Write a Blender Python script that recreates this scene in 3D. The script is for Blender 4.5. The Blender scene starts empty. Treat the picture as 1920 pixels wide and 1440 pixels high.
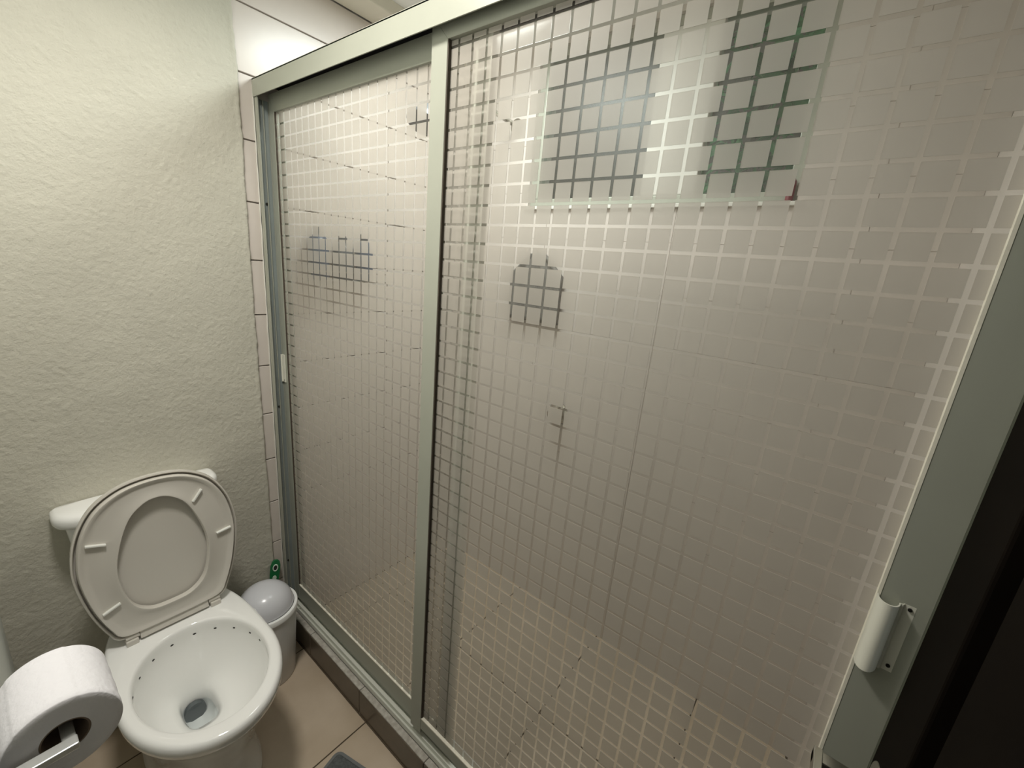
import bpy, bmesh, math, random
from mathutils import Vector, Matrix, noise
random.seed(4)
S = bpy.context.scene
COL = S.collection
PI = math.pi

# ---------------------------------------------------------------- camera
CAM_H = 1.4847
RX = (0.61612468, -0.78290331, 0.08632952)      # camera right in world (x, y, z)
DN = (-0.15346068, -0.22682245, -0.96176993)    # camera down
FW = (0.77255433, 0.579322, -0.25989579)        # camera forward
cam_d = bpy.data.cameras.new('camera')
cam = bpy.data.objects.new('camera', cam_d)
COL.objects.link(cam)
m = Matrix(((RX[0], -DN[0], -FW[0], 0), (RX[1], -DN[1], -FW[1], 0), (RX[2], -DN[2], -FW[2], CAM_H), (0, 0, 0, 1)))
cam.matrix_world = m
cam_d.sensor_width = 36.0
cam_d.lens = 791.764 / 1920 * 36
cam_d.clip_start = 0.01
S.camera = cam

# ---------------------------------------------------------------- world, lights, exposure
w = bpy.data.worlds.new('night'); S.world = w; w.use_nodes = True
w.node_tree.nodes['Background'].inputs[0].default_value = (0.55, 0.6, 0.6, 1)
w.node_tree.nodes['Background'].inputs[1].default_value = 1.1
S.view_settings.view_transform = 'Standard'
S.view_settings.look = 'None'
S.view_settings.gamma = 1
S.view_settings.use_curve_mapping = False
S.view_settings.exposure = 0.0
S.cycles.max_bounces = 14
S.cycles.transparent_max_bounces = 32
S.cycles.transmission_bounces = 14
S.cycles.diffuse_bounces = 5
S.cycles.glossy_bounces = 5
S.cycles.caustics_reflective = False
S.cycles.caustics_refractive = False
S.cycles.sample_clamp_indirect = 4.0
S.cycles.blur_glossy = 0.5


def area_light(name, loc, size, power, col, spread=PI):
    d = bpy.data.lights.new(name, 'AREA'); d.shape = 'DISK'; d.size = size
    d.energy = power; d.color = col; d.spread = spread
    o = bpy.data.objects.new(name, d); COL.objects.link(o); o.location = loc
    return o


CEIL = 2.292
area_light('shower_lamp_light', (1.03, 0.95, CEIL - 0.045), 0.40, 12.0, (0.93, 1.0, 0.97))
area_light('room_lamp_light', (0.17, 0.80, CEIL - 0.045), 0.22, 10.5, (1.0, 0.96, 0.89), 2.75)

# ---------------------------------------------------------------- helpers


def mat(name, col, rough=0.5, metal=0.0, var=0.0, scale=20.0, bump=0.0, bscale=60.0, spec=0.5, coat=0.0, col2=None, detail=4.0):
    M = bpy.data.materials.new(name); M.use_nodes = True
    nt = M.node_tree; b = nt.nodes['Principled BSDF']
    b.inputs['Base Color'].default_value = (*col, 1)
    b.inputs['Roughness'].default_value = rough
    b.inputs['Metallic'].default_value = metal
    b.inputs['Specular IOR Level'].default_value = spec
    b.inputs['Coat Weight'].default_value = coat
    tc = nt.nodes.new('ShaderNodeTexCoord')
    if var or col2:
        n = nt.nodes.new('ShaderNodeTexNoise'); n.inputs['Scale'].default_value = scale; n.inputs['Detail'].default_value = detail
        nt.links.new(tc.outputs['Object'], n.inputs['Vector'])
        r = nt.nodes.new('ShaderNodeValToRGB')
        c2 = col2 or tuple(c * (1 - var) for c in col)
        r.color_ramp.elements[0].position = 0.35; r.color_ramp.elements[1].position = 0.65
        r.color_ramp.elements[0].color = (*c2, 1); r.color_ramp.elements[1].color = (*col, 1)
        nt.links.new(n.outputs['Fac'], r.inputs[0]); nt.links.new(r.outputs[0], b.inputs['Base Color'])
    if bump:
        n = nt.nodes.new('ShaderNodeTexNoise'); n.inputs['Scale'].default_value = bscale; n.inputs['Detail'].default_value = 5
        nt.links.new(tc.outputs['Object'], n.inputs['Vector'])
        bp = nt.nodes.new('ShaderNodeBump'); bp.inputs['Strength'].default_value = bump; bp.inputs['Distance'].default_value = 0.002
        nt.links.new(n.outputs['Fac'], bp.inputs['Height']); nt.links.new(bp.outputs[0], b.inputs['Normal'])
    return M


M = {}
M['plaster'] = mat('plaster', (0.56, 0.54, 0.46), 0.9, var=0.10, scale=3.0, bump=0.6, bscale=260, spec=0.2)
M['plaster_left'] = mat('plaster_left', (0.70, 0.72, 0.68), 0.9, bump=0.4, bscale=200, spec=0.2)
M['ceiling'] = mat('ceiling_paint', (0.85, 0.85, 0.82), 0.9)
M['cornice'] = mat('cornice_paint', (0.74, 0.70, 0.60), 0.8, var=0.05, scale=4)
M['tile'] = mat('wall_tile', (0.66, 0.60, 0.55), 0.28, var=0.06, scale=6, bump=0.05, bscale=20)
M['grout'] = mat('grout', (0.48, 0.45, 0.42), 0.9, var=0.3, scale=40)
M['floor_tile'] = mat('floor_tile', (0.58, 0.48, 0.37), 0.3, scale=7, col2=(0.50, 0.405, 0.30), bump=0.06, bscale=30, detail=8)
M['grout_light'] = mat('grout_light', (0.66, 0.60, 0.55), 0.9)
M['floor_grout'] = mat('floor_grout', (0.10, 0.075, 0.05), 0.9)
M['curb_tile'] = mat('curb_tile', (0.12, 0.095, 0.068), 0.3, var=0.25, scale=14)
M['curb_top'] = mat('curb_top_tile', (0.52, 0.50, 0.45), 0.4, scale=60, col2=(0.36, 0.33, 0.29), detail=6)
M['alu'] = mat('aluminium', (0.41, 0.42, 0.355), 0.42, metal=0.15, var=0.04, scale=8, bump=0.03, bscale=300)
M['alu_brightened'] = mat('aluminium_brightened', (0.70, 0.71, 0.64), 0.35, metal=0.1)  # lit copy of the frame aluminium, brightness put into the colour
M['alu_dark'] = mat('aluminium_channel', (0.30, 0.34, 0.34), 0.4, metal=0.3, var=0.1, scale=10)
M['gap_shade'] = mat('header_gap_shade', (0.012, 0.012, 0.012), 0.9)  # near-black that paints the shade in the header channel
M['gasket'] = mat('gasket', (0.86, 0.82, 0.70), 0.6, var=0.1, scale=50)
M['gasket_shaded'] = mat('gasket_shaded', (0.07, 0.055, 0.04), 0.7)  # gasket colour with the shade of the edge painted in
M['porcelain'] = mat('porcelain', (0.90, 0.90, 0.88), 0.07, coat=0.4)
M['seat'] = mat('seat_plastic', (0.63, 0.60, 0.545), 0.25)
M['bumper'] = mat('bumper_rubber', (0.82, 0.82, 0.78), 0.4)
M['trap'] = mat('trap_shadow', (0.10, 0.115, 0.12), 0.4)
M['hole'] = mat('hole_dark', (0.02, 0.02, 0.018), 0.6)
M['paper'] = mat('tissue_paper', (0.80, 0.79, 0.815), 0.95, bump=0.6, bscale=120, spec=0.1)
M['core'] = mat('cardboard', (0.20, 0.15, 0.11), 0.9)
M['holder'] = mat('holder_metal', (0.75, 0.76, 0.74), 0.3, metal=0.6)
M['bin'] = mat('bin_plastic', (0.70, 0.70, 0.70), 0.28)
M['bin_dome'] = mat('bin_lid_plastic', (0.66, 0.67, 0.71), 0.22)
M['bin_rim'] = mat('bin_rim_plastic', (0.88, 0.89, 0.87), 0.3)
M['green'] = mat('green_plastic', (0.01, 0.16, 0.05), 0.35)
M['white_plastic'] = mat('white_plastic', (0.62, 0.72, 0.62), 0.4)
M['mat'] = mat('mat_fabric', (0.125, 0.135, 0.135), 0.95, var=0.35, scale=160, bump=1.0, bscale=260)
M['mat_edge'] = mat('mat_binding', (0.17, 0.18, 0.18), 0.9, bump=0.5, bscale=300)
M['door'] = mat('dark_door', (0.0060, 0.0042, 0.0028), 0.7, var=0.3, scale=8, spec=0.05)
M['black'] = mat('black_groove', (0.002, 0.002, 0.002), 0.8)
M['chrome'] = mat('chrome', (0.55, 0.53, 0.48), 0.22, metal=1.0)
M['pull'] = mat('pull_metal', (0.74, 0.73, 0.64), 0.35)
M['screw'] = mat('screw_dark', (0.03, 0.028, 0.025), 0.4, metal=0.6)
M['rust'] = mat('caulk_dirt', (0.16, 0.10, 0.055), 0.9)
M['caulk'] = mat('caulk', (0.72, 0.70, 0.64), 0.6)
M['blue'] = mat('blue_bottle', (0.05, 0.075, 0.12), 0.35)
M['slate'] = mat('slate_bottle', (0.07, 0.08, 0.09), 0.35)
M['red'] = mat('red_bottle', (0.18, 0.02, 0.03), 0.35)
M['towel'] = mat('grey_towel', (0.16, 0.15, 0.135), 0.95, bump=0.8, bscale=200)
M['leaf'] = mat('leaf', (0.055, 0.28, 0.075), 0.6, var=0.4, scale=12)
M['brick_out'] = mat('outside_plaster', (0.11, 0.095, 0.07), 0.95, var=0.2, scale=5)
M['lamp_body'] = mat('lamp_body', (0.8, 0.8, 0.78), 0.4)


def emis(name, col, s):
    A = bpy.data.materials.new(name); A.use_nodes = True
    b = A.node_tree.nodes['Principled BSDF']
    b.inputs['Base Color'].default_value = (0.8, 0.8, 0.8, 1)
    b.inputs['Emission Color'].default_value = (*col, 1); b.inputs['Emission Strength'].default_value = s
    return A


def glassy(name, rough, ior, tint=(1, 1, 1)):
    A = bpy.data.materials.new(name); A.use_nodes = True
    nt = A.node_tree; b = nt.nodes['Principled BSDF']
    b.inputs['Base Color'].default_value = (*tint, 1); b.inputs['Roughness'].default_value = rough
    b.inputs['Transmission Weight'].default_value = 1.0; b.inputs['IOR'].default_value = ior
    return A




def thin_clear(name, tint, milk=0.0, milk_col=(0.74, 0.68, 0.61), ior=1.45, rough=0.02):
    A = bpy.data.materials.new(name); A.use_nodes = True
    nt = A.node_tree; nt.nodes.remove(nt.nodes['Principled BSDF'])
    tr = nt.nodes.new('ShaderNodeBsdfTransparent'); tr.inputs[0].default_value = (*tint, 1)
    g_ = nt.nodes.new('ShaderNodeBsdfGlossy'); g_.inputs['Roughness'].default_value = rough
    fr = nt.nodes.new('ShaderNodeFresnel'); fr.inputs[0].default_value = ior
    mm = nt.nodes.new('ShaderNodeMixShader')
    ge = nt.nodes.new('ShaderNodeNewGeometry'); mr = nt.nodes.new('ShaderNodeMapRange')   # same reflectance from either side of the sheet
    mr.inputs['To Min'].default_value = ior; mr.inputs['To Max'].default_value = 1 / ior
    nt.links.new(ge.outputs['Backfacing'], mr.inputs['Value']); nt.links.new(mr.outputs[0], fr.inputs[0])
    nt.links.new(fr.outputs[0], mm.inputs[0]); nt.links.new(tr.outputs[0], mm.inputs[1]); nt.links.new(g_.outputs[0], mm.inputs[2])
    last = mm
    if milk:
        d_ = nt.nodes.new('ShaderNodeBsdfDiffuse'); d_.inputs[0].default_value = (*milk_col, 1)
        m_ = nt.nodes.new('ShaderNodeMixShader'); m_.inputs[0].default_value = milk
        nt.links.new(mm.outputs[0], m_.inputs[1]); nt.links.new(d_.outputs[0], m_.inputs[2]); last = m_
    nt.links.new(last.outputs[0], nt.nodes['Material Output'].inputs[0])
    return A


M['clear'] = thin_clear('clear_acrylic', (0.98, 0.98, 0.97), 0.06, ior=1.15)
M['win_glass'] = thin_clear('window_glass', (0.92, 0.96, 0.94), rough=0.45)
M['water'] = thin_clear('water', (0.95, 0.965, 0.97), ior=1.33, rough=0.0)
# frosted acrylic: part milky (diffuse + translucent), part rough see-through
F = bpy.data.materials.new('frosted_acrylic'); F.use_nodes = True
nt = F.node_tree; nt.nodes.remove(nt.nodes['Principled BSDF'])
out = nt.nodes['Material Output']
dif = nt.nodes.new('ShaderNodeBsdfDiffuse'); dif.inputs[0].default_value = (0.53, 0.49, 0.435, 1)
trl = nt.nodes.new('ShaderNodeBsdfTranslucent'); trl.inputs[0].default_value = (0.60, 0.56, 0.51, 1)
ref = nt.nodes.new('ShaderNodeBsdfRefraction'); ref.inputs[0].default_value = (0.93, 0.92, 0.90, 1)
ref.inputs['Roughness'].default_value = 0.95; ref.inputs['IOR'].default_value = 1.10
m1 = nt.nodes.new('ShaderNodeMixShader'); m1.inputs[0].default_value = 0.10
m2 = nt.nodes.new('ShaderNodeMixShader'); m2.inputs[0].default_value = 0.38
gl = nt.nodes.new('ShaderNodeBsdfGlossy'); gl.inputs['Roughness'].default_value = 0.45
m3 = nt.nodes.new('ShaderNodeMixShader'); m3.inputs[0].default_value = 0.03
L = nt.links
L.new(dif.outputs[0], m1.inputs[1]); L.new(trl.outputs[0], m1.inputs[2])
L.new(m1.outputs[0], m2.inputs[1]); L.new(ref.outputs[0], m2.inputs[2])
L.new(m2.outputs[0], m3.inputs[1]); L.new(gl.outputs[0], m3.inputs[2])
tp = nt.nodes.new('ShaderNodeBsdfTransparent'); tp.inputs[0].default_value = (0.95, 0.94, 0.92, 1)
m4 = nt.nodes.new('ShaderNodeMixShader'); m4.inputs[0].default_value = 0.09
L.new(m3.outputs[0], m4.inputs[1]); L.new(tp.outputs[0], m4.inputs[2])
L.new(m4.outputs[0], out.inputs[0])
M['frost'] = F


def link(name, bm, m, parent=None, smooth=False, kind=None, bevel=0.0, label=None, segs=2, auto=None):
    me = bpy.data.meshes.new(name)
    bmesh.ops.recalc_face_normals(bm, faces=bm.faces[:])
    bm.to_mesh(me); bm.free()
    me.materials.append(m if not isinstance(m, str) else M[m])
    o = bpy.data.objects.new(name, me); COL.objects.link(o)
    if parent:
        o.parent = parent
        o.matrix_parent_inverse = parent.matrix_world.inverted() if False else Matrix.Translation(-parent.location)
    if smooth:
        for p in me.polygons: p.use_smooth = True
    if auto:
        for p in me.polygons: p.use_smooth = True
        md = o.modifiers.new('n', 'EDGE_SPLIT'); md.split_angle = math.radians(auto)
    if bevel:
        md = o.modifiers.new('b', 'BEVEL'); md.width = bevel; md.segments = segs; md.limit_method = 'ANGLE'; md.angle_limit = math.radians(40)
    if kind: o['kind'] = kind
    if label: o['label'] = label
    return o


def box(bm, x0, x1, y0, y1, z0, z1):
    v = [bm.verts.new(p) for p in ((x0, y0, z0), (x1, y0, z0), (x1, y1, z0), (x0, y1, z0), (x0, y0, z1), (x1, y0, z1), (x1, y1, z1), (x0, y1, z1))]
    for f in ((0, 3, 2, 1), (4, 5, 6, 7), (0, 1, 5, 4), (1, 2, 6, 5), (2, 3, 7, 6), (3, 0, 4, 7)):
        bm.faces.new([v[i] for i in f])
    return v


def bxo(name, b, m, parent=None, **k):
    bm = bmesh.new(); box(bm, *b); return link(name, bm, m, parent, **k)


def prism(bm, pts, axis, a0, a1):
    """extrude a 2-D polygon along an axis; pts are the other two coordinates in x,y,z order"""
    def P(p, a):
        return {'x': (a, p[0], p[1]), 'y': (p[0], a, p[1]), 'z': (p[0], p[1], a)}[axis]
    A = [bm.verts.new(P(p, a0)) for p in pts]; B = [bm.verts.new(P(p, a1)) for p in pts]
    n = len(pts)
    bm.faces.new(A); bm.faces.new(B[::-1])
    for i in range(n): bm.faces.new((A[i], B[i], B[(i + 1) % n], A[(i + 1) % n]))


def loft(bm, rings, cap0=True, cap1=True):
    R = [[bm.verts.new(p) for p in r] for r in rings]
    n = len(R[0])
    for a, b in zip(R, R[1:]):
        for i in range(n):
            bm.faces.new((a[i], a[(i + 1) % n], b[(i + 1) % n], b[i]))
    if cap0: bm.faces.new(R[0])
    if cap1: bm.faces.new(R[-1])
    return R


def circ(cx, cy, z, r, n=48):
    return [(cx + r * math.cos(2 * PI * i / n), cy + r * math.sin(2 * PI * i / n), z) for i in range(n)]


def tube(bm, pts, r, n=12, cap=True):
    pts = [Vector(p) for p in pts]; rings = []
    up = Vector((0.13, 0.29, 0.95)).normalized()
    for i, p in enumerate(pts):
        d = (pts[min(i + 1, len(pts) - 1)] - pts[max(i - 1, 0)]).normalized()
        s = d.cross(up).normalized(); t = s.cross(d)
        rr = r[i] if isinstance(r, (list, tuple)) else r
        rings.append([p + rr * (math.cos(2 * PI * k / n) * s + math.sin(2 * PI * k / n) * t) for k in range(n)])
    loft(bm, rings, cap, cap)


def thing(name, label, cat, loc, group=None, kind=None):
    o = bpy.data.objects.new(name, None); COL.objects.link(o); o.location = loc
    o.empty_display_size = 0.05
    if label: o['label'] = label
    if cat: o['category'] = cat
    if group: o['group'] = group
    if kind: o['kind'] = kind
    return o


def structure(name, bm, m, **k):
    return link(name, bm, m, kind='structure', **k)


# ---------------------------------------------------------------- room numbers
X_LEFT, Y_BACK, X_FAR, Y_FRONT = -0.062, 1.496, 1.46, -0.187
X_C = 0.613          # face of the enclosure
PL_EDGE = 0.574      # where the plaster stops
H_OPEN = 2.30

# ---------------------------------------------------------------- floor
bm = bmesh.new(); box(bm, -0.12, 1.5, -0.6, 1.56, -0.06, -0.0035)
floor = structure('floor', bm, 'floor_grout')
xs = [-0.635, -0.22, 0.197, 0.612, 1.027, 1.50]
ys = [-0.31, 0.107, 0.522, 0.937, 1.352, 1.767]
for i in range(len(xs) - 1):
    for j in range(len(ys) - 1):
        x0, x1 = max(xs[i] + 0.002, -0.06), min(xs[i + 1] - 0.002, 1.4665)
        y0, y1 = max(ys[j] + 0.002, -0.18), min(ys[j + 1] - 0.002, 1.495)
        if x1 - x0 < 0.01 or y1 - y0 < 0.01: continue
        bxo('tile', (x0, x1, y0, y1, -0.0036, 0.0 + random.uniform(-0.0004, 0.0004)), 'floor_tile', floor, bevel=0.001, segs=1)

# ---------------------------------------------------------------- walls
bm = bmesh.new(); box(bm, X_LEFT - 0.08, X_FAR + 0.14, Y_BACK + 0.008, Y_BACK + 0.12, -0.06, 2.42)
wall_back = structure('wall_back', bm, 'grout')


def seg_d(px, pz, a, b):
    ax, az = a; bx_, bz = b
    dx, dz = bx_ - ax, bz - az
    t = max(0, min(1, ((px - ax) * dx + (pz - az) * dz) / (dx * dx + dz * dz)))
    return math.hypot(px - ax - t * dx, pz - az - t * dz)


def plaster_sheet():
    NX, NZ = 190, 560
    zt = CEIL + 0.02
    ridges = [((0.10, 1.86), (0.215, 1.745), 0.0011), ((0.27, 1.80), (0.335, 1.725), 0.0006), ((0.335, 1.725), (0.47, 1.60), 0.0009),
              ((0.455, 1.775), (0.492, 1.755), 0.0022), ((0.16, 1.88), (0.20, 1.84), 0.0015), ((0.33, 1.83), (0.36, 1.81), 0.0013)]
    me_v, me_f = [], []
    for j in range(NZ + 1):
        z = zt * j / NZ
        edge = PL_EDGE + 0.004 * noise.noise(Vector((0, 0, z * 7))) + 0.0025 * noise.noise(Vector((3, 0, z * 40))) + 0.006 * max(0, (1.3 - z)) 
        for i in range(NX + 1):
            x = X_LEFT + (edge - X_LEFT) * i / NX
            h = 0.0
            v = Vector((x, 0, z))
            h += 0.0014 * noise.noise(v * 4.5 + Vector((7, 0, 0)))
            h += 0.0007 * noise.noise(Vector((x * 14, 5, z * 22)))
            # trowel grain: stretched along a down-right diagonal
            u = (x * 0.83 - z * 0.56); q = (x * 0.56 + z * 0.83)
            h += 0.0019 * abs(noise.noise(Vector((u * 38, 9, q * 135))))
            h += 0.0013 * noise.noise(Vector((u * 120, 2, q * 230)))
            for a, b, hh in ridges:
                if abs(x - (a[0] + b[0]) / 2) < 0.12 and abs(z - (a[1] + b[1]) / 2) < 0.12:
                    d = seg_d(x, z, a, b)
                    if d < 0.006: h += hh * math.exp(-(d / 0.0016) ** 2)
            e = (1 - i / NX) * (edge - X_LEFT)
            y = Y_BACK - 0.009 - h
            if e < 0.012: y -= 0.0022 * (1 - abs(e - 0.006) / 0.006) * (0.5 + noise.noise(Vector((9, 2, z * 25))))
            me_v.append((x, y, z))
        me_v.append((edge + 0.0005, Y_BACK + 0.012, z))
    n = NX + 2
    for j in range(NZ):
        for i in range(n - 1):
            a = j * n + i
            me_f.append((a, a + 1, a + n + 1, a + n))
    me = bpy.data.meshes.new('plaster'); me.from_pydata(me_v, [], me_f); me.update()
    me.materials.append(M['plaster'])
    for p in me.polygons: p.use_smooth = True
    o = bpy.data.objects.new('plaster', me); COL.objects.link(o); o.parent = wall_back
    o['label'] = 'rough trowelled plaster coat with a ragged edge'
    return o


plaster_sheet()


def rect_minus(r, h):
    a0, a1, b0, b1 = r; c0, c1, d0, d1 = h
    if c0 >= a1 or c1 <= a0 or d0 >= b1 or d1 <= b0: return [r]
    o = []
    if b0 < d0: o.append((a0, a1, b0, d0))
    if b1 > d1: o.append((a0, a1, d1, b1))
    m0, m1 = max(b0, d0), min(b1, d1)
    if a0 < c0: o.append((a0, c0, m0, m1))
    if a1 > c1: o.append((c1, a1, m0, m1))
    return o


ROW = 0.1715
rows = [2.1297 + ROW * (k - 12) for k in range(0, 14)]
rows = [0.0] + [r for r in rows if r > 0.02] + [CEIL]
g = 0.0020
CORN_Z = 2.257
bx_cols = [0.545, 1.085, X_FAR]
for zi in range(len(rows) - 1):
    for xi in range(2):
        bxo('tile', (bx_cols[xi] + g, bx_cols[xi + 1] - g, Y_BACK + random.uniform(-0.0004, 0.0004), Y_BACK + 0.0085, rows[zi] + g, min(rows[zi + 1], CORN_Z) - g), 'tile', wall_back, bevel=0.001, segs=1) if rows[zi] < CORN_Z - 0.01 else None

# far wall of the shower, with the window opening
WY0, WY1, WZ0, WZ1 = 0.175, 1.10, 1.735, 2.275
bm = bmesh.new()
for (a0, a1, b0, b1) in rect_minus((-0.3, 1.62, -0.06, 2.42), (WY0, WY1, WZ0, WZ1)):
    box(bm, X_FAR + 0.008, X_FAR + 0.14, a0, a1, b0, b1)
wall_right = structure('wall_right', bm, 'grout_light')
ycols = [Y_FRONT, 0.0, 0.5, 1.0, Y_BACK]
for zi in range(len(rows) - 1):
    for yi in range(4):
        for (a0, a1, b0, b1) in rect_minus((ycols[yi] + g / 3, ycols[yi + 1] - g / 3, rows[zi] + g / 3, rows[zi + 1] - g / 3), (WY0, WY1, WZ0, WZ1)):
            if a1 - a0 > 0.004 and b1 - b0 > 0.004:
                bxo('tile', (X_FAR + 0.006, X_FAR + 0.009, a0, a1, b0, b1), 'tile', wall_right)

bm = bmesh.new(); box(bm, X_LEFT - 0.08, X_LEFT, -0.6, 1.51, -0.06, 2.42)
structure('wall_left', bm, 'plaster_left', bevel=0.004)
bm = bmesh.new()
box(bm, 0.62, X_FAR + 0.02, Y_FRONT - 0.1, Y_FRONT, -0.06, 2.42)
box(bm, X_LEFT - 0.01, 0.62, Y_FRONT - 0.1, Y_FRONT - 0.004, 2.06, 2.42)
structure('wall_front', bm, 'tile')
bm = bmesh.new(); box(bm, X_LEFT - 0.1, X_FAR + 0.16, -0.3, 1.62, CEIL, CEIL + 0.1)
structure('ceiling', bm, 'ceiling')
# boxed-out band where the tiles meet the ceiling
bm = bmesh.new(); prism(bm, [(1.385, CORN_Z), (1.4955, CORN_Z), (1.4955, CEIL + 0.001), (1.378, CEIL + 0.001)], 'x', X_LEFT + 0.001, X_FAR)
structure('trim_1', bm, 'cornice', bevel=0.004)

# ---------------------------------------------------------------- door behind the photographer, dark, closed
door = thing('door_1', None, None, (0.27, -0.15, 0), kind='structure')
bm = bmesh.new()
box(bm, -0.058, 0.462, -0.186, -0.150, 0.006, 2.05)
box(bm, 0.505, 0.6015, -0.186, -0.150, 0.006, 2.05)
box(bm, 0.460, 0.507, -0.186, -0.172, 0.006, 2.05)
link('door_leaf', bm, 'door', door, bevel=0.003)
bxo('groove_liner', (0.4625, 0.5045, -0.1725, -0.1712, 0.02, 2.03), 'black', door)
bm = bmesh.new(); box(bm, 0.6016, 0.6035, -0.178, -0.158, 0.955, 1.075)
link('latch_plate', bm, 'chrome', door)
# square lever handle
hd = bmesh.new()
loft(hd, [[(0.537 + 0.026 * math.cos(a), yy, 0.970 + 0.026 * math.sin(a)) for a in [2 * PI * k / 32 for k in range(32)]] for yy in (-0.150, -0.141)])
rose = link('handle_rose', hd, 'chrome', door, bevel=0.0015)
hd = bmesh.new()
box(hd, 0.529, 0.545, -0.142, -0.088, 0.958, 0.969)
box(hd, 0.425, 0.545, -0.097, -0.088, 0.955, 0.972)
link('lever', hd, 'chrome', rose, bevel=0.001)

# ---------------------------------------------------------------- shower curb
bm = bmesh.new(); box(bm, X_C + 0.004, 0.715, Y_FRONT, Y_BACK - 0.001, 0.0, 0.094)
curb = structure('trim_2', bm, 'grout')
cy = [Y_FRONT, 0.01, 0.332, 0.655, 0.977, 1.30, Y_BACK - 0.002]
for a, b in zip(cy, cy[1:]):
    bxo('front_tile', (X_C, X_C + 0.006, a + 0.001, b - 0.001, 0.001, 0.0955), 'curb_tile', curb, bevel=0.0012, segs=1)
    bxo('top_tile', (X_C + 0.003, 0.7155, a + 0.001, b - 0.001, 0.092, 0.0993), 'curb_top', curb, bevel=0.0012, segs=1)

# ---------------------------------------------------------------- enclosure frame
FY0 = Y_FRONT + 0.002
FY1 = Y_BACK - 0.002
frame = thing('shower_enclosure', 'grey aluminium frame of the shower, fixed between tiled wall and curb', 'shower frame', (0.65, 0.65, 0.1))
bm = bmesh.new()
box(bm, X_C, X_C + 0.0025, FY0, FY1, 1.904, 1.950)
box(bm, X_C, 0.692, FY0, FY1, 1.9475, 1.951)
box(bm, 0.6895, 0.692, FY0, FY1, 1.904, 1.950)
link('header_rail', bm, 'alu', frame)
bm = bmesh.new(); box(bm, 0.616, 0.689, FY0 + 0.003, FY1 - 0.004, 1.944, 1.9474)  # black plates paint the shade inside the header channel
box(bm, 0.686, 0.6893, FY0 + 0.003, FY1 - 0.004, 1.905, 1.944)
link('header_shade', bm, 'gap_shade', frame, label='painted shade inside the header channel')


def jamb(ya, s):
    bm = bmesh.new()
    def yb(a, b): return (min(ya + s * a, ya + s * b), max(ya + s * a, ya + s * b))
    for (x0, x1, d0, d1) in ((0.616, 0.690, 0, 0.0025), (0.616, 0.6185, 0, 0.022), (0.6355, 0.6375, 0, 0.009), (0.688, 0.690, 0, 0.022)):
        y0, y1 = yb(d0, d1)
        box(bm, x0, x1, y0, y1, 0.1, 1.9035)
    o = link('jamb', bm, 'alu', frame)
    return o


jb = jamb(FY1 + 0.0005, -1)
jamb(FY0, 1)
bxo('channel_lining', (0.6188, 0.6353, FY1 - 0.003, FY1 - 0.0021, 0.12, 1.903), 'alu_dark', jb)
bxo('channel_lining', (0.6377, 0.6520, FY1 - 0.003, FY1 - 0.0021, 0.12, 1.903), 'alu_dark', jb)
for z in (1.616, 0.949, 0.313):
    bm = bmesh.new(); loft(bm, [[(0.6335 + 0.0035 * math.cos(2 * PI * k / 12), yy, z + 0.0045 * math.sin(2 * PI * k / 12)) for k in range(12)] for yy in (FY1 - 0.002, FY1 - 0.0045)])
    link('screw', bm, 'screw', jb)
bm = bmesh.new()
box(bm, 0.634, 0.692, FY0, FY1, 0.0994, 0.1035)
box(bm, 0.634, 0.6362, FY0, FY1, 0.0994, 0.121)
box(bm, 0.6362, 0.643, FY0, FY1, 0.110, 0.1125)
box(bm, 0.643, 0.6535, FY0, FY1, 0.1034, 0.1265)
box(bm, 0.668, 0.670, FY0, FY1, 0.1034, 0.124)
box(bm, 0.690, 0.692, FY0, FY1, 0.0994, 0.121)
link('bottom_track', bm, 'alu_brightened', frame, bevel=0.0005, segs=1)  # brightness of the up-facing rails put into a lighter colour
bm = bmesh.new()
for k in range(26):
    y = 1.485 - abs(random.gauss(0, 0.05)); x = random.uniform(0.636, 0.66)
    s = random.uniform(0.0015, 0.004)
    loft(bm, [circ(x, y, 0.1035, s, 7), circ(x + 0.001, y, 0.1035 + s * 3, s * 0.5, 7)])
link('corner_dirt', bm, 'rust', frame, kind='stuff', label='brown dirt in the corner of the track')


def frost_grid(name, parent, xf, y0, y1, z0, z1, ph_y, ph_z, pitch_y=0.035, pitch_z=0.035, line=0.0050):
    bm = bmesh.new()
    ky0 = math.floor((y0 - ph_y) / pitch_y); ky1 = math.ceil((y1 - ph_y) / pitch_y)
    kz0 = math.floor((z0 - ph_z) / pitch_z); kz1 = math.ceil((z1 - ph_z) / pitch_z)
    for a in range(ky0, ky1):
        for b in range(kz0, kz1):
            ya, yb = max(ph_y + a * pitch_y + line / 2, y0), min(ph_y + (a + 1) * pitch_y - line / 2, y1)
            za, zb = max(ph_z + b * pitch_z + line / 2, z0), min(ph_z + (b + 1) * pitch_z - line / 2, z1)
            if yb - ya < 0.002 or zb - za < 0.002: continue
            v_ = box(bm, xf - 0.0007, xf - 0.0001, ya, yb, za, zb)
            bm.faces.remove([f_ for f_ in v_[1].link_faces if v_[2] in f_.verts and v_[6] in f_.verts and v_[5] in f_.verts][0])   # open at the back, where the film sits on the pane
    return link(name, bm, 'frost', parent, kind='stuff', label='small frosted squares divided by clear lines')


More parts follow.
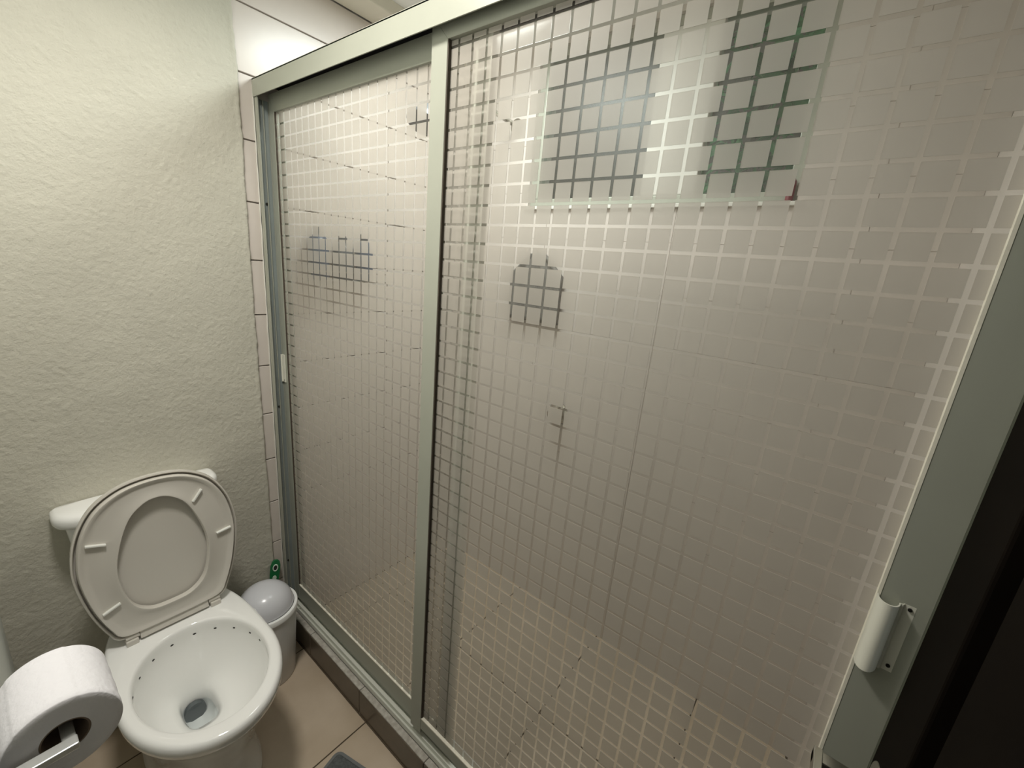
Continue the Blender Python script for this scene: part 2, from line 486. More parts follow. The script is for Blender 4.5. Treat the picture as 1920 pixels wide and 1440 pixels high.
def sliding_door(name, label, xf, y0, y1, z0, z1, sw_l, sw_r, rt, rb, pane_off, phy, phz, miter_hi=True, zs0=None):
    """y0<y1; the stile at y1 is the left one in the photo"""
    D = thing(name, label, 'shower door', (xf, (y0 + y1) / 2, z0))
    T = 0.016
    zs = zs0 if zs0 else z0
    gm = 0.0003
    def stile(ya, yb, inner, nm='stile'):
        # outer edge ya, inner edge yb, top mitred
        b = bmesh.new()
        pts = [(ya, zs), (yb, zs), (yb, z1 - rt + gm), (ya, z1)] if miter_hi else [(ya, zs), (yb, zs), (yb, z1), (ya, z1)]
        prism(b, pts, 'x', xf, xf + T)
        return link(nm, b, 'alu', D, bevel=0.0006, segs=1)
    s_r = stile(y0, y0 + sw_r, 1)
    s_l = stile(y1, y1 - sw_l, -1)
    b = bmesh.new(); prism(b, [(y0 + gm * 2, z1), (y0 + sw_r + gm, z1 - rt), (y1 - sw_l - gm, z1 - rt), (y1 - gm * 2, z1)], 'x', xf, xf + T)
    link('top_rail', b, 'alu', D, bevel=0.0006, segs=1)
    b = bmesh.new(); box(b, xf + 0.0008, xf + T, y0 + sw_r, y1 - sw_l, z0 + 0.004, z0 + rb)
    link('bottom_rail', b, 'alu', D, bevel=0.0006, segs=1)
    a0, a1, c0, c1 = y0 + sw_r, y1 - sw_l, z0 + rb, z1 - rt
    px = xf + pane_off
    pane = bxo('glass_pane', (px, px + 0.004, a0 + 0.0002, a1 - 0.0002, c0 + 0.0002, c1 - 0.0002), 'clear', D, label='clear acrylic pane under the frosted squares')
    frost_grid('frosted_square', pane, px, a0 + 0.001, a1 - 0.001, c0 + 0.001, c1 - 0.001, phy, phz)
    return D, (a0, a1, c0, c1)


Dr, r1 = sliding_door('sliding_shower_door', 'wide front sliding shower door of frosted squares, with the rounded pull on its right stile',
                      0.636, -0.158, 0.7435, 0.163, 1.938, 0.0445, 0.046, 0.047, 0.041, 0.009, 0.396, 1.7037, zs0=0.150)
a0, a1, c0, c1 = r1
bxo('gasket', (0.6355, 0.645, a0 + 0.0002, a0 + 0.0035, c0, c1), 'gasket', Dr, label='cream sealing strip')
bxo('gasket', (0.6365, 0.645, a0, a1, c0 - 0.0004, c0 + 0.003), 'gasket', Dr, label='cream sealing strip')
bxo('gasket', (0.637, 0.645, a1 - 0.0025, a1 + 0.0002, c0, c1), 'gasket_shaded', Dr, label='sealing strip with painted shade')  # dark colour paints the shade on the stile's inner edge
Dl, r2 = sliding_door('sliding_shower_door', 'narrower rear sliding shower door of frosted squares, next to the plaster wall',
                      0.6545, 0.601, 1.4895, 0.136, 1.923, 0.030, 0.045, 0.049, 0.067, 0.006, 1.0583, 1.526)
a0, a1, c0, c1 = r2
[o for o in Dl.children if o.name.startswith('stile')][0].data.materials[0] = M['alu_brightened']  # lighter colour stands in for light missing behind the front pane
bxo('gasket', (0.6545, 0.6605, a0, a1, c0 - 0.0004, c0 + 0.003), 'gasket', Dl, label='cream sealing strip')
bxo('gasket', (0.6555, 0.6605, a1 - 0.0025, a1 + 0.0002, c0, c1), 'gasket_shaded', Dl, label='sealing strip with painted shade')  # same painted shade along the rear door's left stile
# pulls


def pull(parent, y_f, yd, z0, z1, xs):
    """curled sheet-metal pull: flange on the stile then a round nose"""
    t = 0.0014
    cyl = y_f + yd * 0.0255
    r = 0.0108
    prof = [(xs - 0.0002, y_f), (xs - 0.0002, y_f + yd * 0.010)]
    arc = []
    for k in range(13):
        a = PI * k / 12
        arc.append((xs - 0.003 - 1.35 * r * math.sin(a), cyl - yd * r * math.cos(a)))
    outer = prof + [(xs - 0.003, y_f + yd * 0.012)] + arc + [(xs + 0.0, cyl + yd * r)]
    b = bmesh.new()
    inner = []
    for i, p in enumerate(outer):
        q0 = Vector(outer[max(i - 1, 0)]); q1 = Vector(outer[min(i + 1, len(outer) - 1)])
        d = (q1 - q0).normalized(); nrm = Vector((d.y, -d.x)) * (1 if yd > 0 else -1)
        inner.append((p[0] - nrm.x * t * -1, p[1] - nrm.y * t * -1))
    NO = len(outer)
    rings = []
    for i in range(NO):
        f = max(0, i - 5) / (NO - 5)
        zb = z0 + 0.004 - 0.0035 * math.sin(f * PI)
        rings.append([(outer[i][0], outer[i][1], zb), (inner[i][0], inner[i][1], zb), (inner[i][0], inner[i][1], z1), (outer[i][0], outer[i][1], z1)])
    loft(b, rings)
    o = link('pull_handle', b, 'pull', parent, auto=35)
    for z in (z0 + 0.012, z1 - 0.005):
        c = bmesh.new(); loft(c, [[(xx, y_f + yd * 0.005 + 0.0022 * math.cos(2 * PI * k / 10), z + 0.0022 * math.sin(2 * PI * k / 10)) for k in range(10)] for xx in (xs - 0.0018, xs)])
        link('screw', c, 'screw', o)
    return o


pull(Dr, -0.1450, 1, 1.043, 1.143, 0.636)
# small clip pull on the rear door
b = bmesh.new()
box(b, 0.6505, 0.6545, 1.470, 1.4885, 1.040, 1.137)
box(b, 0.6465, 0.6505, 1.4845, 1.4885, 1.040, 1.137)
ph = link('pull_handle', b, 'pull', Dl, bevel=0.0008)
bxo('screw', (0.6500, 0.6506, 1.474, 1.477, 1.046, 1.049), 'screw', ph)

# caulk line where the frame meets the tiles
bm = bmesh.new()
pts = [(0.6145 + 0.0012 * noise.noise(Vector((0, 3, z * 0.37))), Y_BACK - 0.001, 0.1 + z * 0.01855) for z in range(0, 100)]
tube(bm, pts, [0.0022 + 0.0008 * noise.noise(Vector((1, 1, k * 0.5))) for k in range(100)], 6)
link('caulk_bead', bm, 'caulk', frame, smooth=True, label='white bead of caulk along the wall')

# ---------------------------------------------------------------- toilet
TX = 0.240


def egg(hw, yf, yb, yw, z, pf=2.0, pb=2.6, n=72, cx=TX):
    r = []
    for i in range(n):
        t = 2 * PI * i / n
        c, s = math.cos(t), math.sin(t)
        p = pf if s < 0 else pb
        x = hw * math.copysign(abs(c) ** (2 / p), c)
        y = yw + (yb - yw if s > 0 else yw - yf) * math.copysign(abs(s) ** (2 / p), s)
        r.append((cx + x, y, z))
    return r


toilet = thing('toilet', 'white porcelain toilet with seat and lid raised against its tank', 'toilet', (TX, 1.2, 0))
bm = bmesh.new()
YB = 1.475
outer = [egg(0.122, 0.985, YB, 1.18, 0.0, 2.3, 3), egg(0.122, 0.985, YB, 1.18, 0.02, 2.3, 3), egg(0.115, 0.99, YB, 1.18, 0.04, 2.3, 3), egg(0.108, 0.995, YB, 1.17, 0.14, 2.2, 3),
         egg(0.115, 0.965, YB, 1.15, 0.22, 2.1, 3), egg(0.133, 0.925, YB, 1.13, 0.30, 2.05, 2.8), egg(0.150, 0.895, YB, 1.12, 0.35, 2.0, 2.7),
         egg(0.1600, 0.880, YB, 1.11, 0.380, 2.0, 2.6), egg(0.1690, 0.867, YB, 1.10, 0.396, 2.0, 2.6), egg(0.1705, 0.865, YB, 1.10, 0.412, 2.0, 2.6), egg(0.1690, 0.866, YB, 1.10, 0.422, 2.0, 2.6),
         egg(0.1640, 0.871, YB - .003, 1.10, 0.4285, 2.0, 2.6), egg(0.158, 0.877, YB - .006, 1.10, 0.430, 2.0, 2.6)]
iw = 1.09
inner = [egg(0.1455, 0.902, 1.270, iw, 0.430, 2.0, 2.1), egg(0.1405, 0.907, 1.265, iw, 0.4285, 2.0, 2.1), egg(0.1380, 0.910, 1.262, iw, 0.423, 2.0, 2.1), egg(0.1380, 0.910, 1.262, iw, 0.412, 2.0, 2.1),
         egg(0.1395, 0.912, 1.262, iw, 0.400, 2.0, 2.1), egg(0.1395, 0.914, 1.262, iw, 0.380, 2.0, 2.1), egg(0.128, 0.925, 1.258, 1.10, 0.345, 2.0, 2.2),
         egg(0.113, 0.955, 1.252, 1.12, 0.30, 2.0, 2.2), egg(0.088, 1.005, 1.248, 1.15, 0.262, 2.1, 2.3), egg(0.062, 1.058, 1.246, 1.17, 0.238, 2.3, 2.5),
         egg(0.046, 1.100, 1.244, 1.18, 0.222, 2.6, 2.8), egg(0.0385, 1.125, 1.243, 1.185, 0.205, 3, 3), egg(0.036, 1.132, 1.244, 1.19, 0.17, 3, 3), egg(0.030, 1.150, 1.245, 1.195, 0.14, 3, 3), egg(0.015, 1.19, 1.23, 1.21, 0.130, 3, 3)]
loft(bm, outer + inner, True, True)
bowl = link('bowl', bm, 'porcelain', toilet, smooth=True)
bm = bmesh.new(); loft(bm, [egg(0.0385, 1.128, 1.2435, 1.187, 0.176, 3, 3), egg(0.0385, 1.128, 1.2435, 1.187, 0.178, 3, 3)])
link('water', bm, 'water', bowl)
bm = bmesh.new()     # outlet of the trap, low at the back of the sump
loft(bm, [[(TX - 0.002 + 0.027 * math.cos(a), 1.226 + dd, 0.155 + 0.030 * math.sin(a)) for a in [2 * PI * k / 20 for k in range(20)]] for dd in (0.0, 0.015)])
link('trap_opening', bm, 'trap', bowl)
bm = bmesh.new()
hr = egg(0.1397, 0.912, 1.2622, iw, 0.396, 2.0, 2.1, n=72)
for k in (1, 4, 8, 12, 16, 20, 24, 28, 32, 35):
    p = hr[k]; c = Vector((TX, 1.09, 0.38)); d = (Vector(p) - c); d.z = 0; d.normalize()
    q = Vector(p) - d * 0.0008; t = Vector((-d.y, d.x, 0))
    loft(bm, [[q + e * d + 0.0042 * math.cos(a) * t + Vector((0, 0, 0.0026 * math.sin(a))) for a in [2 * PI * j / 10 for j in range(10)]] for e in (0, 0.002)])
link('rim_hole', bm, 'hole', bowl, kind='stuff', label='row of small dark rinse holes under the rim')
TK = 0.232
bm = bmesh.new()
loft(bm, [egg(0.118, 1.405, 1.486, 1.455, 0.4295, 2.6, 9, cx=TK), egg(0.125, 1.40, 1.486, 1.455, 0.445, 2.6, 9, cx=TK), egg(0.146, 1.388, 1.486, 1.45, 0.60, 2.6, 9, cx=TK), egg(0.160, 1.380, 1.486, 1.445, 0.758, 2.6, 9, cx=TK)])
link('tank', bm, 'porcelain', toilet, smooth=True, auto=50)
bm = bmesh.new()
loft(bm, [egg(0.168, 1.380, 1.4865, 1.45, 0.757, 2.5, 9, cx=TK), egg(0.177, 1.372, 1.4865, 1.45, 0.760, 2.5, 9, cx=TK), egg(0.180, 1.369, 1.4868, 1.45, 0.768, 2.5, 9, cx=TK), egg(0.180, 1.369, 1.4868, 1.45, 0.781, 2.5, 9, cx=TK),
          egg(0.177, 1.372, 1.486, 1.45, 0.789, 2.5, 9, cx=TK), egg(0.169, 1.380, 1.484, 1.45, 0.794, 2.5, 9, cx=TK), egg(0.13, 1.40, 1.478, 1.45, 0.7965, 2.5, 6, cx=TK)])
link('tank_lid', bm, 'porcelain', toilet, smooth=True)

# raised seat and lid
HY, HZ = 1.302, 0.447
LEAN = math.atan2(0.032, 0.433)


def sp(s, t, d):
    return (TX - 0.002 + s, HY + t * math.sin(LEAN) - d * math.cos(LEAN), HZ + t * math.cos(LEAN) + d * math.sin(LEAN))


def closed_spline(half, n):
    """half outline (s>=0) bottom to top, mirrored; Catmull-Rom, resampled to n points by angle"""
    P = half + [(-a, b) for a, b in half[::-1] if a > 1e-6]
    if half[0][0] < 1e-6: P = P
    N = len(P); dense = []
    for i in range(N):
        p0, p1, p2, p3 = (Vector(P[(i + k) % N]) for k in (-1, 0, 1, 2))
        for j in range(16):
            t = j / 16
            dense.append(0.5 * ((2 * p1) + (p2 - p0) * t + (2 * p0 - 5 * p1 + 4 * p2 - p3) * t * t + (3 * p1 - p0 - 3 * p2 + p3) * t ** 3))
    c = Vector((0, 0.215))
    res = []
    ang = sorted([((math.atan2((d - c).y, (d - c).x)) % (2 * PI), (d - c).length) for d in dense])
    for k in range(n):
        a = 2 * PI * k / n
        lo = [q for q in ang if q[0] <= a]; lo = lo[-1] if lo else (ang[-1][0] - 2 * PI, ang[-1][1])
        hi = [q for q in ang if q[0] > a]; hi = hi[0] if hi else (ang[0][0] + 2 * PI, ang[0][1])
        f = (a - lo[0]) / max(1e-9, hi[0] - lo[0])
        r = lo[1] * (1 - f) + hi[1] * f
        res.append(Vector((c.x + r * math.cos(a), c.y + r * math.sin(a))))
    return res


NS = 120
so = closed_spline([(0.060, 0.010), (0.112, 0.016), (0.130, 0.045), (0.152, 0.110), (0.166, 0.185), (0.168, 0.245), (0.155, 0.315), (0.124, 0.375), (0.080, 0.410), (0.030, 0.425)], NS)
si = closed_spline([(0.0, 0.058), (0.045, 0.064), (0.078, 0.095), (0.094, 0.150), (0.097, 0.210), (0.083, 0.275), (0.059, 0.335), (0.028, 0.366), (0.0, 0.374)], NS)
prof = [(0, -0.007), (0, 0.004), (0.035, 0.0095), (0.09, 0.0095), (0.15, 0.0045), (0.30, 0.0040), (0.80, 0.0048), (0.90, 0.0085), (0.97, 0.0085), (1.0, 0.003), (1.0, -0.007)]
rings = []
for u, d in prof:
    rings.append([sp(*(so[k] * (1 - u) + si[k] * u), d) for k in range(NS)])
bm = bmesh.new(); R = loft(bm, rings, False, False)
for k in range(NS): bm.faces.new((R[0][k], R[0][(k + 1) % NS], R[-1][(k + 1) % NS], R[-1][k]))
seat = link('seat', bm, 'seat', toilet, smooth=True, auto=60)
# bumpers
for (s, t, ang) in ((-0.128, 0.295, -18), (0.088, 0.347, 52), (0.140, 0.215, 8), (-0.122, 0.110, 22)):
    a = math.radians(ang); c, sn = math.cos(a), math.sin(a)
    b = bmesh.new()
    rr = [[sp(s + c * l - sn * w_, t + sn * l + c * w_, d) for (l, w_) in ((-0.019, -0.0022), (0.019, -0.0022), (0.019, 0.0022), (-0.019, 0.0022))] for d in (0.002, 0.0125)]
    loft(b, rr)
    link('bumper', b, 'bumper', seat, bevel=0.0008)
# lid, behind the seat
lo_ = [Vector((0, 0.215)) + (p - Vector((0, 0.215))) * 1.045 for p in so]
def lscale(f): return [Vector((0, 0.215)) + (p - Vector((0, 0.215))) * f for p in so]
lr = []
for f, d in ((0.0001, -0.026), (0.6, -0.026), (0.95, -0.024), (1.04, -0.018), (1.055, -0.010), (1.052, -0.001), (1.035, 0.0005), (1.024, -0.002), (1.020, -0.0125), (0.9, -0.014), (0.6, -0.014), (0.0001, -0.014)):
    lr.append([sp(p.x, p.y, d) for p in lscale(f)])
bm = bmesh.new(); loft(bm, lr, True, True)
link('seat_cover', bm, 'seat', toilet, smooth=True, auto=50)
# hinges
for s in (-0.094, 0.094):
    b = bmesh.new()
    sg = 1 if s > 0 else -1
    rr = [[sp(s + dx, 0.004 + 0.0095 * math.cos(a), -0.003 + 0.0105 * math.sin(a)) for a in [2 * PI * k / 20 for k in range(20)]] for dx in (-0.014, 0.014)]
    loft(b, rr)
    hg = link('hinge', b, 'seat', toilet, auto=40, bevel=0.0006)
    b = bmesh.new(); c = sp(s + sg * 0.002, 0, 0)
    box(b, c[0] - 0.013, c[0] + 0.013, HY - 0.012, HY + 0.020, 0.4295, HZ - 0.002)
    link('hinge_foot', b, 'seat', hg, bevel=0.002)
b = bmesh.new()
c = sp(0, 0, 0)
loft(b, [[(c[0] + sx, y, z) for (y, z) in ((HY - 0.010, HZ - 0.010), (HY + 0.02, HZ - 0.010), (HY + 0.02, HZ + 0.016), (HY - 0.002, HZ + 0.016))] for sx in (-0.079, 0.079)])
link('hinge_bar', b, 'seat', toilet, bevel=0.002)

# ---------------------------------------------------------------- toilet paper and its holder
RC = (-0.0035, 0.863); R_Y0, R_Y1 = 0.655, 0.762
holder = thing('paper_holder', 'pale metal arm on the left wall carrying the paper roll', 'toilet paper holder', (X_LEFT, 0.65, 0.87))
bm = bmesh.new(); box(bm, X_LEFT, X_LEFT + 0.005, 0.610, 0.650, 0.835, 0.895)
link('wall_plate', bm, 'holder', holder, bevel=0.001)
bm = bmesh.new()
box(bm, X_LEFT + 0.004, 0.0060, 0.632, 0.648, 0.857, 0.8665)
link('arm', bm, 'holder', holder, bevel=0.0015)
bm = bmesh.new(); box(bm, -0.008, 0.0050, 0.646, 0.755, 0.8580, 0.8655)
link('rod', bm, 'holder', holder, bevel=0.0015)
roll = thing('toilet_paper_roll', 'thick white toilet paper roll on the holder at the left wall', 'toilet paper', (RC[0], 0.7, RC[1]))
bm = bmesh.new()
NR = 128


def rring(rad, y, wob=0.0):
    r_ = []
    for k in range(NR):
        a = 2 * PI * k / NR
        rr = rad * (1 + wob * noise.noise(Vector((math.cos(a) * 1.3, math.sin(a) * 1.3, 4)))) + (0.0009 if wob and (a > 1.25 and a < 2.4) else 0)
        r_.append((RC[0] + rr * math.cos(a), y, RC[1] + rr * math.sin(a)))
    return r_


OR = 0.0545
rg = [rring(0.0235, R_Y0 + 0.0005), rring(0.034, R_Y0 - 0.0006), rring(0.046, R_Y0), rring(OR - 0.0012, R_Y0 + 0.0002, 0.012), rring(OR, R_Y0 + 0.0015, 0.012)]
for q in range(1, 10): rg.append(rring(OR + 0.0003 * math.sin(q * 2.1), R_Y0 + (R_Y1 - R_Y0) * q / 10, 0.016))
rg += [rring(OR, R_Y1 - 0.0015, 0.012), rring(OR - 0.0012, R_Y1, 0.012), rring(0.0235, R_Y1)]
R = loft(bm, rg, False, False)
for k in range(NR): bm.faces.new((R[0][k], R[0][(k + 1) % NR], R[-1][(k + 1) % NR], R[-1][k]))
link('paper', bm, 'paper', roll, smooth=True, auto=50)
bm = bmesh.new()
R = loft(bm, [rring(0.0215, R_Y0 + 0.001), rring(0.0233, R_Y0 + 0.001), rring(0.0233, R_Y1 - 0.001), rring(0.0215, R_Y1 - 0.001)], False, False)
for k in range(NR): bm.faces.new((R[0][k], R[0][(k + 1) % NR], R[-1][(k + 1) % NR], R[-1][k]))
link('cardboard_core', bm, 'core', roll, auto=50, label='brown cardboard core')

# ---------------------------------------------------------------- waste bin
BX, BY, BR, BH = 0.487, 1.345, 0.100, 0.292
binn = thing('waste_bin', 'small round white plastic bin with a grey domed lid between toilet and shower curb', 'bin', (BX, BY, 0))
bm = bmesh.new()
loft(bm, [circ(BX, BY, 0.0, BR * 0.80), circ(BX, BY, 0.004, BR * 0.82), circ(BX, BY, 0.15, BR * 0.89), circ(BX, BY, BH - 0.03, BR * 0.955), circ(BX, BY, BH - 0.028, BR * 0.975), circ(BX, BY, BH - 0.012, BR * 0.975), circ(BX, BY, BH - 0.012, BR * 0.90), circ(BX, BY, 0.05, BR * 0.78)])
link('body', bm, 'bin', binn, auto=40)
bm = bmesh.new()
loft(bm, [circ(BX, BY, BH - 0.02, BR * 0.98), circ(BX, BY, BH - 0.018, BR), circ(BX, BY, BH - 0.002, BR), circ(BX, BY, BH, BR * 0.985), circ(BX, BY, BH, BR * 0.90), circ(BX, BY, BH - 0.010, BR * 0.89)], True, True)
link('rim', bm, 'bin_rim', binn, auto=40, label='brighter white collar')
bm = bmesh.new()
DR = BR * 0.885
loft(bm, [circ(BX, BY, BH - 0.006 + 0.082 * math.sin(a), max(0.0005, DR * math.cos(a) ** 0.85)) for a in [PI / 2 * k / 14 for k in range(14)] + [PI / 2 * 0.995]])
link('domed_lid', bm, 'bin_dome', binn, smooth=True, label='glossy grey dome')

# ---------------------------------------------------------------- green brush behind the bin
brush = thing('cleaning_brush', 'green plastic brush handle with a white-ringed hole leaning in the corner behind the bin', 'brush', (0.56, 1.45, 0))
ax0 = Vector((0.535, 1.468, 0.035)); ax1 = Vector((0.584, 1.478, 0.350))
T = (ax1 - ax0).normalized(); Sx = Vector((0.93, -0.30, 0)); Sx = (Sx - T * Sx.dot(T)).normalized(); Nn = Sx.cross(T)


def bpnt(l, w_, d): return ax0 + T * l + Sx * w_ + Nn * d


Lb = (ax1 - ax0).length
bm = bmesh.new()
prof_b = [(0.0, 0.010), (0.10, 0.010), (0.2, 0.013), (0.26, 0.0165), (0.295, 0.0165), (0.310, 0.013), (Lb, 0.005)]
loft(bm, [[bpnt(l, -h, -0.004), bpnt(l, h, -0.004), bpnt(l, h, 0.004), bpnt(l, -h, 0.004)] for l, h in prof_b])
hb = link('brush_handle', bm, 'green', brush, bevel=0.0015)


def torus(bm, l0, a, b, r, n=28, k=8):
    rg_ = []
    for i in range(n):
        t = 2 * PI * i / n
        c_ = (l0 + a * math.cos(t), b * math.sin(t))
        rg_.append([bpnt(c_[0] + r * math.cos(q) * math.cos(t), c_[1] + r * math.cos(q) * math.sin(t), sgn * 0.0045 + r * math.sin(q)) for q in [2 * PI * j / k for j in range(k)]])
    V = [[bm.verts.new(p) for p in r2] for r2 in rg_]
    for i in range(n):
        for j in range(k):
            bm.faces.new((V[i][j], V[(i + 1) % n][j], V[(i + 1) % n][(j + 1) % k], V[i][(j + 1) % k]))


sgn = 1 if Nn.y < 0 else -1
bm = bmesh.new(); torus(bm, 0.288, 0.0125, 0.0075, 0.0022)
link('hanging_ring', bm, 'white_plastic', hb, smooth=True, label='white ring around the hole')
bm = bmesh.new(); loft(bm, [[bpnt(0.288 + 0.011 * math.cos(q), 0.006 * math.sin(q), sgn * dd) for q in [2 * PI * j / 20 for j in range(20)]] for dd in (0.0038, 0.0046)])
link('hole', bm, 'hole', hb)
bm = bmesh.new(); loft(bm, [[bpnt(0.247 + 0.0095 * math.cos(q), 0.007 * math.sin(q), sgn * dd) for q in [2 * PI * j / 20 for j in range(20)]] for dd in (0.0038, 0.0052)])
link('grip_dot', bm, 'white_plastic', hb, label='pale oval')
bm = bmesh.new(); tube(bm, [(0.530, 1.455, 0.008), (0.532, 1.458, 0.05), (0.534, 1.464, 0.075)], [0.018, 0.021, 0.012], 14)
link('bristle_head', bm, 'white_plastic', brush, smooth=True)

# ---------------------------------------------------------------- bath mat
ca, cb = Vector((0.24, -0.971)), Vector((-0.971, -0.24))
c0_ = Vector((0.507, 0.925))
bm = bmesh.new()


def mat_outline(ins, z):
    A, B = 0.42, 0.42
    r = 0.02; pts = []
    for (u, v, a0) in ((0, 0, PI), (A, 0, 1.5 * PI), (A, B, 0), (0, B, 0.5 * PI)):
        cu = u + (r if u == 0 else -r); cv = v + (r if v == 0 else -r)
        for k in range(5):
            a = a0 + (PI / 2) * k / 4
            pts.append((cu + (r - ins) * math.cos(a), cv + (r - ins) * math.sin(a)))
    return [(c0_.x + p[0] * ca.x + p[1] * cb.x, c0_.y + p[0] * ca.y + p[1] * cb.y, z) for p in pts]


loft(bm, [mat_outline(0.0, 0.0008), mat_outline(-0.001, 0.003), mat_outline(0.0, 0.0065), mat_outline(0.008, 0.0068), mat_outline(0.009, 0.0055)])
mt = thing('bath_mat', 'dark grey fabric bath mat on the floor tiles beside the curb', 'mat', (0.45, 0.8, 0))
link('binding', bm, 'mat_edge', mt, smooth=True, auto=50)
bm = bmesh.new()
loft(bm, [mat_outline(0.0085, 0.004), mat_outline(0.009, 0.0075), mat_outline(0.012, 0.009)])
link('pile', bm, 'mat', mt)

# ---------------------------------------------------------------- window of the shower
win = thing('window_1', None, None, (X_FAR + 0.05, 0.63, WZ0), kind='structure')
fx0, fx1 = X_FAR + 0.02, X_FAR + 0.06
FM = M['alu']
bm = bmesh.new()
box(bm, fx0, fx1, WY0, WY1, WZ0, WZ0 + 0.03); box(bm, fx0, fx1, WY0, WY1, WZ1 - 0.03, WZ1)
box(bm, fx0, fx1, WY0, WY0 + 0.03, WZ0 + 0.03, WZ1 - 0.03); box(bm, fx0, fx1, WY1 - 0.035, WY1, WZ0 + 0.03, WZ1 - 0.03)
wf = link('window_frame', bm, 'alu', win, bevel=0.002)
bxo('mullion', (fx0, fx1, 0.46, 0.64, WZ0 + 0.03, WZ1 - 0.03), 'caulk', wf, bevel=0.003)
bxo('pane', (fx0 + 0.018, fx0 + 0.022, 0.64, WY1 - 0.035, WZ0 + 0.03, WZ1 - 0.03), 'win_glass', wf)
bxo('pane', (fx0 + 0.018, fx0 + 0.022, WY0 + 0.03, 0.46, WZ0 + 0.03, WZ1 - 0.03), 'win_glass', wf)
bm = bmesh.new(); box(bm, X_FAR - 0.006, fx0, WY0 - 0.01, WY1 + 0.01, WZ0 - 0.012, WZ0)
link('sill', bm, 'caulk', win, bevel=0.002)
# outside the window
bm = bmesh.new(); box(bm, 2.5, 2.6, -1.2, 3.2, -0.06, 3.2)
structure('wall_outside', bm, 'brick_out')
bm = bmesh.new(); box(bm, 1.6, 2.5, -1.2, 3.2, -0.12, -0.06)
structure('ground', bm, 'brick_out')
shrub = thing('shrub', 'green leafy shrub seen blurred through the right shower window pane', 'plant', (1.9, 0.45, -0.06))
bm = bmesh.new(); tube(bm, [(1.9, 0.45, -0.06), (1.92, 0.42, 0.8), (1.88, 0.44, 1.5), (1.9, 0.4, 2.3)], [0.03, 0.022, 0.016, 0.008], 8)
link('stem', bm, 'brick_out', shrub)
bm = bmesh.new()
for k in range(1500):
    c = Vector((1.92 + random.gauss(0, 0.10), 0.36 + random.gauss(0, 0.15), random.uniform(1.2, 3.0)))
    if c.x < 1.66 or c.y > 0.66: continue
    a = Vector((random.uniform(-1, 1), random.uniform(-1, 1), random.uniform(-0.6, 0.6))).normalized()
    b_ = a.cross(Vector((random.uniform(-1, 1), random.uniform(-1, 1), random.uniform(-1, 1)))).normalized()
    n_ = a.cross(b_); l_ = random.uniform(0.03, 0.06); w_ = l_ * 0.32
    v = [bm.verts.new(c - a * l_), bm.verts.new(c + b_ * w_ + n_ * 0.004), bm.verts.new(c + a * l_), bm.verts.new(c - b_ * w_ + n_ * 0.004)]
    bm.faces.new((v[0], v[1], v[2])); bm.faces.new((v[0], v[2], v[3]))
link('foliage', bm, 'leaf', shrub, kind='stuff')

# ---------------------------------------------------------------- shower fittings behind the frosted doors
sh = thing('overhead_shower', 'round metal shower head on an arm, blurred behind the rear door near its top', 'shower fitting', (X_FAR, 1.2, 2.0))
bm = bmesh.new(); tube(bm, [(X_FAR - 0.001, 1.18, 2.03), (1.30, 1.18, 2.04), (1.15, 1.175, 2.03), (1.03, 1.17, 1.985), (0.99, 1.168, 1.95)], 0.009, 12)
link('arm', bm, 'chrome', sh, smooth=True)
bm = bmesh.new(); tube(bm, [(0.995, 1.168, 1.955), (0.985, 1.165, 1.935), (0.97, 1.16, 1.905), (0.966, 1.159, 1.897)], [0.012, 0.025, 0.052, 0.052], 24)
link('head', bm, 'slate', sh, auto=40)
bm = bmesh.new(); loft(bm, [[(xx, 1.18 + 0.028 * math.cos(a), 2.03 + 0.028 * math.sin(a)) for a in [2 * PI * k / 24 for k in range(24)]] for xx in (X_FAR, X_FAR - 0.008)])
link('flange', bm, 'chrome', sh)
mx = thing('shower_tap', 'dark metal shower tap on the far tiled wall, faint through the wide door', 'tap', (X_FAR, 0.85, 0.93))
bm = bmesh.new(); loft(bm, [[(xx, 0.84 + r * math.cos(a), 0.93 + r * math.sin(a)) for a in [2 * PI * k / 28 for k in range(28)]] for xx, r in ((X_FAR, 0.045), (X_FAR - 0.006, 0.045), (X_FAR - 0.012, 0.03), (X_FAR - 0.05, 0.026), (X_FAR - 0.055, 0.02))])
link('body', bm, 'chrome', mx, auto=40)
bm = bmesh.new(); tube(bm, [(X_FAR - 0.05, 0.84, 0.93), (X_FAR - 0.055, 0.82, 0.96), (X_FAR - 0.06, 0.80, 0.985)], [0.012, 0.009, 0.008], 10)
link('lever', bm, 'chrome', mx, smooth=True)
tw = thing('hand_towel', 'small grey towel hanging on the far tiled wall, blurred behind the wide door', 'towel', (X_FAR, 1.01, 1.55))
bm = bmesh.new()
rg = []
for j in range(14):
    z = 1.555 - j * 0.0205
    amp = 0.004 + 0.008 * j / 13
    hw = 0.035 + 0.09 * min(1, j / 4)
    row = []
    for k in range(24): row.append((X_FAR - 0.018 - amp * math.sin(k * 0.9 + j * 0.1), 1.01 - hw + 2 * hw * k / 23, z))
    for k in range(23, -1, -1): row.append((X_FAR - 0.008 - amp * 0.2 * math.sin(k * 0.9), 1.01 - hw + 2 * hw * k / 23, z))
    rg.append(row)
loft(bm, rg)
link('cloth', bm, 'towel', tw, smooth=True)
bm = bmesh.new(); tube(bm, [(X_FAR, 1.01, 1.56), (X_FAR - 0.02, 1.01, 1.558), (X_FAR - 0.03, 1.01, 1.575)], 0.004, 8)
link('hook', bm, 'chrome', tw)
shelf = thing('shower_shelf', 'narrow metal wire shelf on the back tiles inside the shower', 'shelf', (0.87, Y_BACK, 1.40))
bm = bmesh.new()
for y in (1.41, 1.435, 1.46, 1.485): tube(bm, [(0.72, y, 1.395), (1.02, y, 1.395)], 0.002, 6)
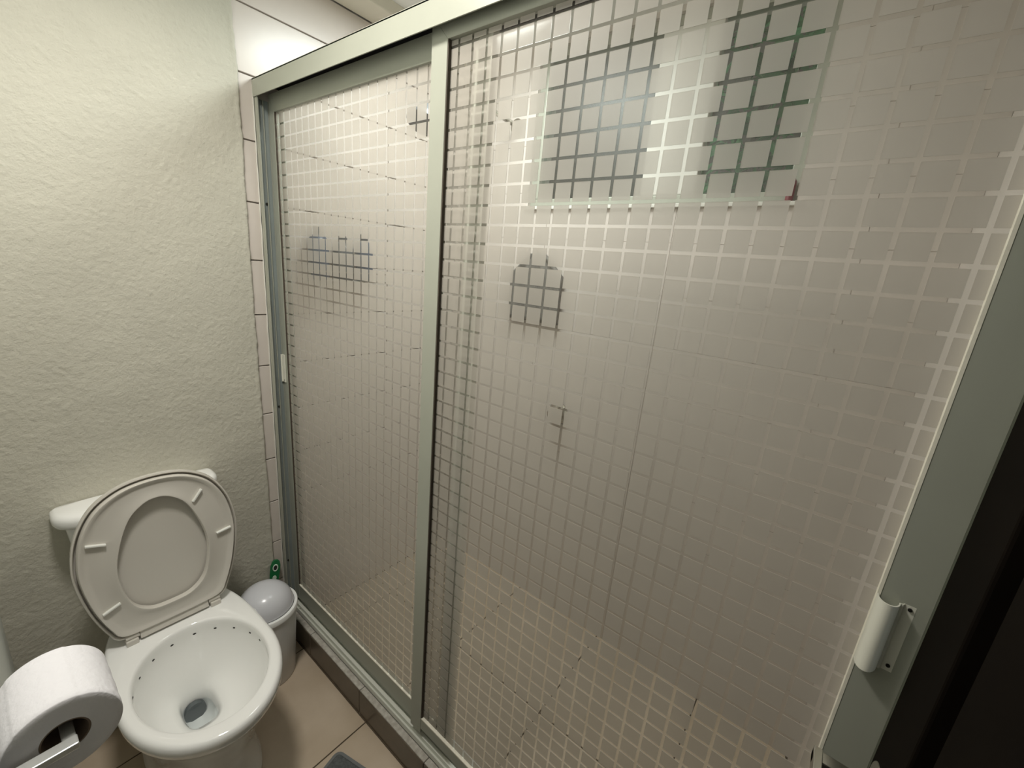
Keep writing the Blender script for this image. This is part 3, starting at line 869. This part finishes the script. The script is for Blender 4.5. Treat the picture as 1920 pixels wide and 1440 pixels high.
for x in (0.72, 0.82, 0.92, 1.02): tube(bm, [(x, 1.405, 1.393), (x, 1.495, 1.393)], 0.002, 6)
tube(bm, [(0.72, 1.408, 1.425), (1.02, 1.408, 1.425)], 0.002, 6)
for x in (0.72, 1.02): tube(bm, [(x, 1.408, 1.393), (x, 1.408, 1.425)], 0.002, 6)
link('wire_basket', bm, 'chrome', shelf)


def bottle(x, y, z, r, h, m, label, cap='slate'):
    t = thing('bottle', label, 'bottle', (x, y, z), group='bottles on the wire shelf in the shower')
    b = bmesh.new(); loft(b, [circ(x, y, z, r * 0.92, 24), circ(x, y, z + 0.004, r, 24), circ(x, y, z + h * 0.74, r, 24), circ(x, y, z + h * 0.83, r * 0.7, 24), circ(x, y, z + h * 0.86, r * 0.4, 24)])
    link('body', b, m, t, auto=40)
    b = bmesh.new(); loft(b, [circ(x, y, z + h * 0.85, r * 0.45, 20), circ(x, y, z + h, r * 0.42, 20)])
    link('cap', b, cap, t, auto=40)


bottle(0.775, 1.452, 1.3972, 0.033, 0.17, 'blue', 'dark blue bottle on the shower shelf, nearest the plaster wall')
bottle(0.865, 1.452, 1.3972, 0.035, 0.15, 'slate', 'slate grey bottle in the middle of the shower shelf')
bottle(0.950, 1.452, 1.3972, 0.031, 0.165, 'blue', 'dark blue bottle on the shower shelf, farthest from the plaster wall')
# red bottle on the window sill
t = thing('bottle', 'dark red bottle standing on the shower window sill', 'bottle', (X_FAR + 0.005, 0.19, WZ0))
b = bmesh.new(); loft(b, [circ(X_FAR + 0.006, 0.195, WZ0, 0.010, 20), circ(X_FAR + 0.006, 0.195, WZ0 + 0.05, 0.010, 20), circ(X_FAR + 0.006, 0.195, WZ0 + 0.06, 0.005, 20)])
link('body', b, 'red', t, auto=40)

# ---------------------------------------------------------------- lamps on the ceiling (out of frame)
for nm, lab, x, y, r in (('ceiling_lamp', 'round white lamp on the ceiling above the shower', 1.03, 0.95, 0.22), ('ceiling_lamp', 'round white lamp on the ceiling above the toilet', 0.17, 0.80, 0.13)):
    t = thing(nm, lab, 'lamp', (x, y, CEIL))
    b = bmesh.new(); loft(b, [circ(x, y, CEIL, r), circ(x, y, CEIL - 0.03, r), circ(x, y, CEIL - 0.034, r * 0.97)])
    link('lamp_base', b, 'lamp_body', t, auto=40)
